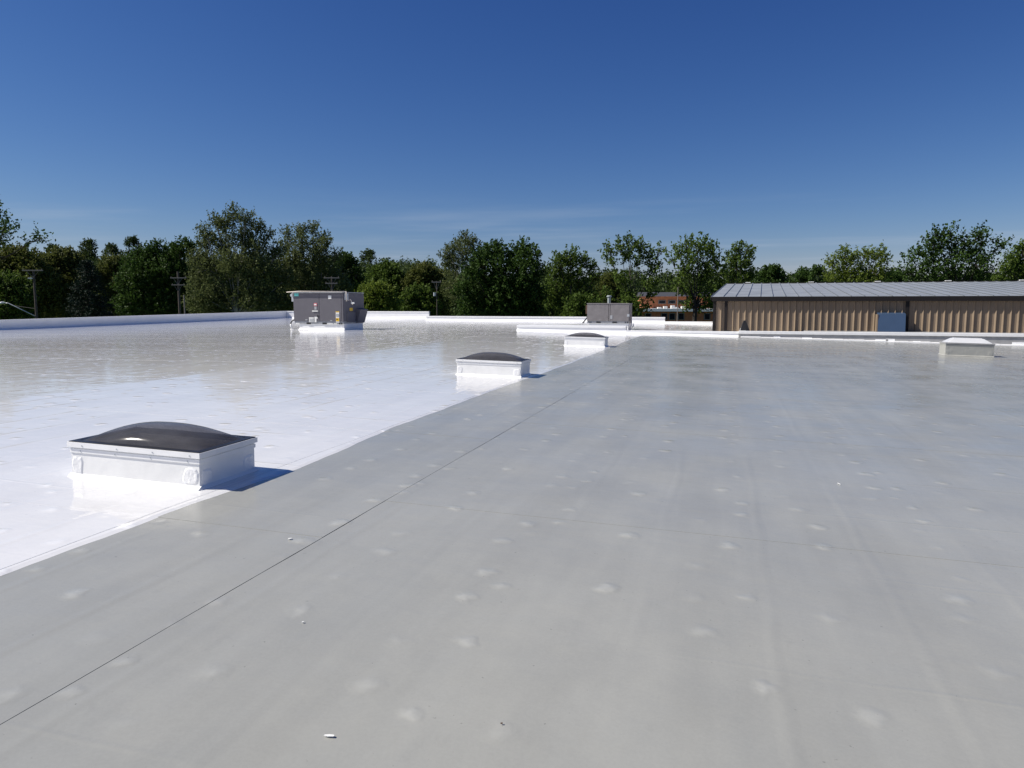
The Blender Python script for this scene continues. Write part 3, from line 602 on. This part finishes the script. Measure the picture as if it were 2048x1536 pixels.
MB().tube([((16 - 72) * k, -.4, zl + .03), ((10 - 72) * k, -.4, zl + .02), ((5 - 72) * k, -.4, zl - .02)], [.07, .16, .08], 10).build('lamp_head', MT['galv'], la)
MB().tube([(-.1, -.15, float(at_d(72, 617, 85)[2]) - z0), ((30 - 72) * k, -.3, float(at_d(30, 611, 85)[2]) - z0)], .018, 6).build('stay_rod', MT['arm'], la)
MB().box((63 - 72) * k, (71 - 72) * k, -.3, -.1, float(at_d(72, 558, 85)[2]) - z0, float(at_d(72, 555.5, 85)[2]) - z0, .02).build('fuse_cutout', MT['galv'], t)
t, k, z0 = pole('grey utility pole with two short crossarms, left of the tall sycamore', 359.5, 543, 92, [(345, 377, 556), (347, 373, 570)], .16)
MB().tube([(.42, .5, -.1), (.40, .5, float(at_d(365, 590, 92)[2]) - z0)], .09, 8).build('stub_post', MT['arm'], t)
pole('utility pole with two crossarms showing above the large rooftop unit', 665.5, 553, 84, [(650, 681, 556), (653, 677, 567)], .12)
t, k, z0 = pole('thin distant utility pole with a grey transformer can', 874, 562, 84, [(864.5, 883, 564.5)], .055)
MB().tube([(-.24, -.1, float(at_d(870, 592, 84)[2]) - z0), (-.24, -.1, float(at_d(870, 585, 84)[2]) - z0)], .15, 12).build('transformer', MT['galv'], t)
c = at_d(1355, 620, 72); t = thing('antenna_mast', 'thin grey mast standing in front of the brick building', 'mast', (c[0], c[1], GROUND))
MB().tube([(0, 0, 0), (0, 0, float(at_d(1355, 574, 72)[2]) - GROUND)], [.06, .035], 8).build('shaft', MT['arm'], t)

# ------------------------------------------------------------------ trees
rng = np.random.default_rng(11)
def unit(v): return v / (np.linalg.norm(v, axis=-1, keepdims=True) + 1e-9)
def leaves(cent, axis, per, spread, length, ls, aspect=.6, droop=0.0):
    n = len(cent)
    t = rng.random((n, per, 1)); pos = cent[:, None] + axis[:, None] * (t - .3) * length + rng.normal(0, spread, (n, per, 3)) * (1.1 - .6 * t)
    pos = pos.reshape(-1, 3); m = len(pos)
    a = unit(np.repeat(axis, per, 0) * .7 + rng.normal(0, .75, (m, 3)) + np.array([0, 0, -droop])); nn = unit(rng.normal(0, 1, (m, 3)) + np.array([0, 0, .55])); b = unit(np.cross(nn, a))
    s = ls * rng.uniform(.65, 1.3, (m, 1))
    V = np.stack([pos - a * s * .5, pos + b * s * aspect * .5 + a * s * .05, pos + a * s * .55, pos - b * s * aspect * .5 + a * s * .05], 1).reshape(-1, 3)
    return V
def add_mesh(name, V, mat, parent):
    F = np.arange(len(V)).reshape(-1, 4); me = np_mesh(name, V, F); return link(name, me, mat, parent)
def limb_tubes(mb, segs, seg=6):
    for pts, rad in segs: mb.tube(pts, rad, seg, cap=False)
def tree(name, label, px, D, lobes, kind, leaf=.34, dens=1.0, per=11, shoot=.7, spread=.26, bark='bark', trunk=.28, group='trees beyond the roof', upw=.55, shell=.45, gap=0.0, limbs=True):
    c = at_d(px, 600, D); z0 = gz(c[0], c[1]); k = D / FPX
    t = thing(name, label, 'tree', (c[0], c[1], z0), 0, group)
    R3 = Vector(RT); F3 = Vector(FW)
    zmin = 1e9; cl = []; ax = []; segs = []; fork = None
    L3 = []
    for i, (lx, ly, lr) in enumerate(lobes):
        r = lr * k; off = rng.uniform(-.55, .55) * max(l[2] for l in lobes) * k
        L3.append((np.array([0, 0, float(at_d(lx, ly, D)[2]) - z0]) + RT * (lx - px) * k + FW * off, r))
    top = max(q[0][2] for q in L3); low = min(q[0][2] - q[1] for q in L3); fz_ = max(2.0, low + (top - low) * .12)
    lean = np.array([rng.normal(0, .15), rng.normal(0, .15), 0])
    segs.append(([(0, 0, -.2), tuple(lean + [0, 0, fz_ * .5]), tuple(lean * 1.5 + [0, 0, fz_])], [trunk * 1.2, trunk, trunk * .85]))
    for q, r in L3:
        base = lean * 1.5 + np.array([0, 0, fz_]); mid = base * .45 + q * .55 + np.array([0, 0, -.12 * np.linalg.norm(q - base)]) * .5 + rng.normal(0, .25, 3)
        rr = max(.05, trunk * .5 * min(1, r / 2.2)); segs.append(([tuple(base), tuple(base * .7 + mid * .3 + rng.normal(0, .15, 3)), tuple(mid), tuple(q)], [rr * 1.3, rr, rr * .75, rr * .45]))
        n = max(8, int(dens * 35 * r * r))
        d = unit(rng.normal(0, 1, (n, 3))); rad = rng.random((n, 1)) ** shell
        keep = np.ones(n, bool)
        pos = q + d * rad * r * (1 + rng.normal(0, .10, (n, 1)))
        if gap > 0: keep = rng.random(n) > gap
        cl.append(pos[keep]); ax.append(unit(d * .75 + np.array([0, 0, upw]) + rng.normal(0, .3, (n, 3)))[keep])
        for j in range(min(7, n)):
            e = pos[j]; segs.append(([tuple(mid * .3 + q * .7), tuple((q + e) / 2 + rng.normal(0, .12, 3)), tuple(e)], [rr * .5, rr * .3, .018]))
    V = leaves(np.concatenate(cl), np.concatenate(ax), per, spread * .72, shoot * 1.35, leaf * 1.08)
    add_mesh('crown', V, LEAF[kind], t)
    mb = MB(); limb_tubes(mb, segs, 5); mb.build('trunk', MT[bark], t)
    return t
def spruce(label, px, D, ytop, hw):
    c = at_d(px, 600, D); z0 = gz(c[0], c[1]); k = D / FPX; H = float(at_d(px, ytop, D)[2]) - z0; Rr = hw * k
    t = thing('spruce_tree', label, 'tree', (c[0], c[1], z0), 0, 'trees beyond the roof'); cl = []; ax = []; segs = [([(0, 0, -.2), (0, 0, H)], [.3, .03])]
    z = 1.0
    while z < H - .2:
        f = 1 - z / H; nb = 9
        for j in range(nb):
            a = rng.uniform(0, 6.28); ln = Rr * (f ** .8) * rng.uniform(.75, 1.1) + .15; d = np.array([math.cos(a), math.sin(a), -.12]); e = d * ln + [0, 0, z]
            segs.append(([(0, 0, z), tuple(e)], [.05, .015]))
            for s in np.linspace(.25, 1, max(3, int(ln * 3.2))): cl.append(d * ln * s + np.array([0, 0, z + .15 * s])); ax.append(unit(d + rng.normal(0, .35, 3)))
        z += .42
    V = leaves(np.array(cl), np.array(ax), 9, .16, .6, .30, .35, .3)
    add_mesh('crown', V, LEAF['spruce'], t); mb = MB(); limb_tubes(mb, segs, 5); mb.build('trunk', MT['dark_bark'], t)
def auto(px, ytop, hw, ybot=640, n=9, seed=0):
    """lobes filling a rounded outline with a bumpy edge"""
    q = random.Random(seed * 77 + int(px)); H = ybot - ytop; out = [(px + q.uniform(-.2, .2) * hw, ytop + hw * .36, hw * .36)]
    for i in range(n):
        a = math.pi * (i + .5) / n; r = q.uniform(.27, .42) * hw
        x = px - math.cos(a) * (hw - r) * q.uniform(.85, 1.03); y = ytop + r + (1 - math.sin(a)) * H * .42 * q.uniform(.8, 1.1)
        out.append((x, y, r))
    out += [(px - hw * .35, ytop + H * .5, hw * .5), (px + hw * .35, ytop + H * .52, hw * .5), (px, ytop + H * .4, hw * .5), (px - hw * .5, ytop + H * .8, hw * .45), (px + hw * .5, ytop + H * .8, hw * .45), (px, ytop + H * .75, hw * .45)]
    return out
T = tree
# ---- left
T('sycamore_tree', 'sparse leafy branches of a tree reaching in at far left edge', -75, 62,
  [(20, 400, 16), (-5, 430, 26), (15, 455, 22), (45, 462, 18), (5, 480, 22), (70, 472, 17), (35, 483, 20), (85, 488, 9), (-40, 430, 45), (-90, 420, 60), (-60, 480, 45), (-140, 450, 60), (-120, 500, 60), (-20, 500, 20)],
  'dark', .24, .62, 8, .6, .3, 'dark_bark', .22, shell=.7)
T('olive_tree', 'olive green bushy tree at far left behind the lamp pole', 40, 118, auto(40, 492, 82, seed=1), 'olive', .36, 1.0)
T('olive_tree', 'dull olive tree between the lamp pole and the dark spruce', 128, 125, auto(128, 496, 58, seed=2), 'olive', .36, 1.0)
T('broadleaf_tree', 'low dark green tree at the left edge behind the lamp arm', 15, 96, auto(15, 545, 62, 650, seed=3), 'mid', .34, .9)
spruce('dark blue green spruce tree at left, darkest of the tree line', 178, 98, 518, 66)
T('olive_tree', 'pale olive tree just right of the dark spruce', 232, 128, auto(232, 512, 48, seed=4), 'olive', .34, 1.0)
T('broadleaf_tree', 'rounded dark green tree left of the two crossarm pole', 308, 118, [(295, 515, 24), (320, 508, 24), (345, 512, 24), (270, 530, 22), (372, 500, 20), (385, 492, 14), (300, 550, 36), (340, 550, 36), (265, 570, 26), (375, 560, 32), (290, 605, 36), (340, 605, 36), (385, 600, 25), (255, 610, 24)], 'dark', .36, 1.05)
T('sycamore_tree', 'tall feathery sycamore with pale limbs, tallest tree at left', 476, 108,
  [(478, 432, 15), (505, 440, 16), (446, 447, 14), (462, 452, 18), (522, 455, 14), (536, 472, 12), (420, 470, 18), (408, 486, 15), (445, 490, 26), (490, 475, 26), (520, 495, 24), (400, 520, 22), (555, 505, 18), (430, 535, 34), (480, 530, 38), (530, 540, 34), (395, 565, 24), (415, 595, 34), (465, 590, 40), (520, 595, 40), (565, 560, 26), (385, 610, 20), (440, 625, 34), (560, 610, 30)],
  'greyolive', .27, 1.1, 13, .95, .26, 'pale_bark', .24, upw=1.1, shell=.62)
T('sycamore_tree', 'second feathery sycamore right of the tallest one', 622, 114,
  [(600, 462, 13), (625, 458, 13), (582, 468, 12), (645, 475, 14), (612, 485, 18), (660, 488, 11), (572, 492, 14), (640, 500, 20), (600, 515, 26), (650, 520, 24), (675, 512, 12), (580, 535, 24), (620, 550, 34), (665, 550, 26), (590, 585, 32), (645, 590, 36), (685, 580, 22)],
  'greyolive', .27, 1.05, 13, .95, .26, 'pale_bark', .22, upw=1.1, shell=.62)
T('broadleaf_tree', 'dark round tree between the second sycamore and the bright bush', 695, 122, auto(695, 508, 34, seed=6), 'dark', .36, 1.1)
T('broadleaf_tree', 'low bright green tree behind the right end of the large unit', 752, 92, auto(752, 566, 52, 640, 8, seed=7), 'light', .30, 1.0)
T('broadleaf_tree', 'mid green tree behind the bright low tree', 770, 140, auto(770, 524, 52, seed=8), 'mid', .38, 1.0)
T('olive_tree', 'olive green tree standing over the thin distant pole', 850, 138, auto(850, 528, 48, seed=9), 'olive', .38, 1.0)
T('broadleaf_tree', 'small dark tree behind the transformer pole', 838, 108, auto(838, 572, 42, 645, 7, seed=10), 'mid', .34, .9)
T('sycamore_tree', 'pale grey green tree peaking behind the big dark maple', 928, 128,
  [(930, 474, 11), (942, 482, 12), (915, 490, 13), (900, 503, 13), (890, 513, 10), (925, 505, 22), (950, 500, 18), (905, 530, 24), (945, 530, 26), (915, 575, 30)], 'greyolive', .27, 1.0, 12, .75, .22, 'pale_bark', .25, upw=.8)
T('maple_tree', 'big dense dark maple in the middle of the tree line', 1000, 98,
  [(985, 502, 20), (1000, 500, 14), (1046, 498, 16), (1062, 512, 18), (1025, 515, 22), (965, 520, 20), (1075, 540, 14), (950, 545, 22), (995, 545, 36), (1045, 545, 34), (930, 580, 22), (965, 585, 34), (1010, 590, 40), (1055, 585, 34), (1080, 590, 14), (935, 620, 24), (985, 625, 32), (1040, 625, 34), (1075, 622, 18)],
  'dark', .33, 1.25, 11, .7, .24, 'dark_bark', .34)
T('broadleaf_tree', 'round light green tree right of the dark maple', 1143, 106,
  [(1140, 512, 17), (1162, 518, 16), (1118, 525, 18), (1105, 545, 16), (1180, 535, 15), (1140, 540, 28), (1185, 560, 14), (1110, 575, 26), (1155, 575, 28), (1100, 600, 20), (1180, 600, 24), (1135, 612, 28)], 'mid', .30, .95, 11, .6)
T('broadleaf_tree', 'open vase shaped tree with bare limbs above the vent pipe', 1268, 82,
  [(1262, 488, 17), (1240, 494, 15), (1282, 492, 15), (1218, 498, 13), (1222, 520, 14), (1300, 510, 15), (1318, 500, 9), (1255, 510, 16), (1275, 520, 15), (1305, 535, 18), (1240, 560, 18), (1295, 565, 20), (1215, 590, 14), (1255, 595, 20), (1302, 592, 12), (1292, 612, 12)], 'mid', .27, .95, 11, .6, .22, 'bark', .26, shell=.55)
T('broadleaf_tree', 'tall spiky topped tree in front of the brick building', 1388, 80,
  [(1372, 487, 13), (1390, 492, 16), (1412, 488, 13), (1425, 500, 13), (1355, 503, 13), (1342, 520, 12), (1380, 515, 20), (1410, 520, 20), (1436, 525, 13), (1365, 540, 20), (1400, 550, 24), (1430, 552, 18), (1355, 570, 16), (1385, 585, 18), (1415, 590, 20), (1440, 580, 14), (1400, 615, 13), (1374, 610, 13), (1424, 608, 17), (1437, 622, 12)], 'mid', .27, 1.0, 11, .75, .2, 'dark_bark', .28, upw=.8)
T('broadleaf_tree', 'narrow upright tree at the left corner of the metal roof', 1478, 96,
  [(1470, 500, 13), (1488, 502, 13), (1460, 520, 15), (1498, 520, 10), (1478, 535, 22), (1455, 550, 18), (1500, 548, 13), (1480, 575, 24), (1445, 590, 18)], 'mid', .29, 1.05, 11, .75, .22, upw=.8)
T('broadleaf_tree', 'small olive green tree behind the brick building gap', 1218, 120, auto(1218, 548, 34, 640, 7, seed=12), 'olive', .34, .9)
T('broadleaf_tree', 'low green shrub tree behind the smaller unit', 1165, 88, auto(1165, 590, 42, 650, 7, seed=13), 'mid', .28, .9)
T('broadleaf_tree', 'low leafy tree at the left end of the brick building', 1268, 76, auto(1262, 596, 28, 650, 6, seed=14), 'mid', .25, .8)
# ---- right, above the metal roof
T('broadleaf_tree', 'small dark tree just right of the narrow upright tree', 1545, 130, auto(1543, 530, 36, seed=15), 'dark', .36, 1.0)
T('broadleaf_tree', 'tiny dark tree top left of the bright yellow green tree', 1603, 140, auto(1605, 538, 28, seed=16), 'dark', .36, 1.0)
T('broadleaf_tree', 'dark tree top touching the bright yellow green tree', 1632, 135, auto(1630, 532, 20, seed=17), 'dark', .36, 1.0)
T('broadleaf_tree', 'bright yellow green feathery tree above the metal roof', 1706, 112,
  [(1675, 512, 15), (1658, 525, 13), (1700, 515, 15), (1722, 510, 15), (1742, 508, 13), (1760, 520, 12), (1690, 540, 24), (1730, 540, 26), (1765, 548, 16), (1655, 555, 18), (1700, 575, 34), (1750, 580, 30)], 'light', .28, 1.0, 11, .9, .2, upw=.7)
T('broadleaf_tree', 'small dark tree between bright tree and the large right tree', 1790, 125, auto(1788, 545, 26, seed=18), 'dark', .36, .9)
T('maple_tree', 'largest tree at right with spiky crown above the metal roof', 1895, 86,
  [(1895, 464, 14), (1870, 468, 14), (1942, 466, 13), (1855, 482, 13), (1920, 476, 14), (1960, 478, 13), (1838, 500, 14), (1820, 515, 13), (1985, 490, 14), (1880, 490, 22), (1915, 500, 22), (1950, 502, 22), (1860, 515, 22), (1975, 515, 14), (1830, 535, 20), (1805, 540, 12), (1895, 530, 26), (1940, 530, 24), (1860, 550, 26), (1970, 545, 18), (1820, 570, 22), (1900, 570, 30), (1950, 572, 28)], 'dark', .29, .9, 10, .85, .2, 'dark_bark', .34, upw=.7)
T('broadleaf_tree', 'dark green tree cut off by the right edge', 2042, 98, [(2038, 500, 13), (2058, 495, 22), (2015, 515, 13), (2030, 525, 20), (2000, 535, 16), (2060, 540, 32), (2015, 560, 24), (2050, 580, 34), (1985, 565, 18), (2085, 520, 30)], 'mid', .31, 1.05)
# ---- far tree tops on the hill
for px, yt, hw, lab, kd, D in [(183, 480, 24, 'small far tree top with upright twigs on the hill at left', 'far', 250), (229, 488, 22, 'small dark far tree top between the two hill trees', 'far', 240),
      (271, 474, 18, 'flat topped lone far tree on the hill skyline', 'far', 260), (112, 490, 20, 'thin far tree right of the overhanging branches', 'far', 230),
      (737, 500, 20, 'round dark far tree right of the sycamores on the skyline', 'far', 230)]:
    T('far_tree', lab, px, D, auto(px, yt, hw, yt + 90, 6, seed=px), kd, .5, .55, 9, .9, .4, 'dark_bark', .25, 'far trees on the hill')
# ---- far wood reading as one mass
cl = []; ax = []
for px in np.arange(-700, 2700, 13):
    D = rng.uniform(190, 290); px2 = px + rng.normal(0, 6); c = at_d(px2, 600, D); k = D / FPX
    base = 512 if px < 700 else (519 if px < 900 else 541)
    yt = base + rng.normal(0, 5) + 10 * max(0, math.sin(px * .045)); r = rng.uniform(14, 22) * k
    zt = float(at_d(px2, yt, D)[2]); z = zt - r
    while z > -6:
        n = int(10 * r * r * .7); d = unit(rng.normal(0, 1, (n, 3))); pos = np.array([c[0], c[1], z]) + d * rng.random((n, 1)) ** .4 * r
        cl.append(pos); ax.append(unit(d + [0, 0, .5])); z -= r * 1.1
for px in np.arange(-700, 2700, 17):
    D = rng.uniform(145, 175); px2 = px + rng.normal(0, 6); c = at_d(px2, 600, D); k = D / FPX
    yt = (545 if px < 900 else 566) + rng.normal(0, 7); r = rng.uniform(15, 24) * k; z = float(at_d(px2, yt, D)[2]) - r
    while z > -6:
        n = int(10 * r * r * 1.0); d = unit(rng.normal(0, 1, (n, 3))); pos = np.array([c[0], c[1], z]) + d * rng.random((n, 1)) ** .4 * r
        cl.append(pos); ax.append(unit(d + [0, 0, .5])); z -= r * 1.1
V = leaves(np.concatenate(cl), np.concatenate(ax), 7, .5, 1.0, .75)
fw_ = add_mesh('far_wood', V, LEAF['far'], None); tag(fw_, 'dark green wood forming the far tree line behind everything', 'wood', kind='stuff')

# ------------------------------------------------------------------ scraps on the roof
def scrap(label, x, y, ln, wd, rot, mat='chip'):
    P_ = CAMP + ray(x, y) * ((0 - CAM_H) / ray(x, y)[2]); 
    for _ in range(4): P_ = CAMP + ray(x, y) * ((zr(P_[0], P_[1]) - CAM_H) / ray(x, y)[2])
    m = MB(); q = random.Random(int(x)); n = 7
    lo = [(math.cos(6.283 * i / n) * ln * q.uniform(.7, 1.1), math.sin(6.283 * i / n) * wd * q.uniform(.7, 1.1)) for i in range(n)]
    m.prism(lo, 0, .0025, 'z'); o = m.build('paint_scrap', MT[mat], None, (P_[0], P_[1], P_[2] + .002)); o.rotation_euler = (0, 0, rot)
    tag(o, label, 'scrap', 'small scraps lying on the grey roof')
scrap('thin white scrap on the grey membrane at right', 1678, 968, .030, .005, R(110))
scrap('curled white paint flake near the bottom of the grey roof', 660, 1473, .022, .006, R(10))
scrap('small pale crumb left of the black joint', 580, 1078, .012, .009, .4)
scrap('tiny white crumb at the bottom right of the black joint', 606, 1245, .006, .005, .4)
scrap('tiny dark crumb on the grey roof at lower middle', 1003, 1448, .005, .004, .4, 'rust')
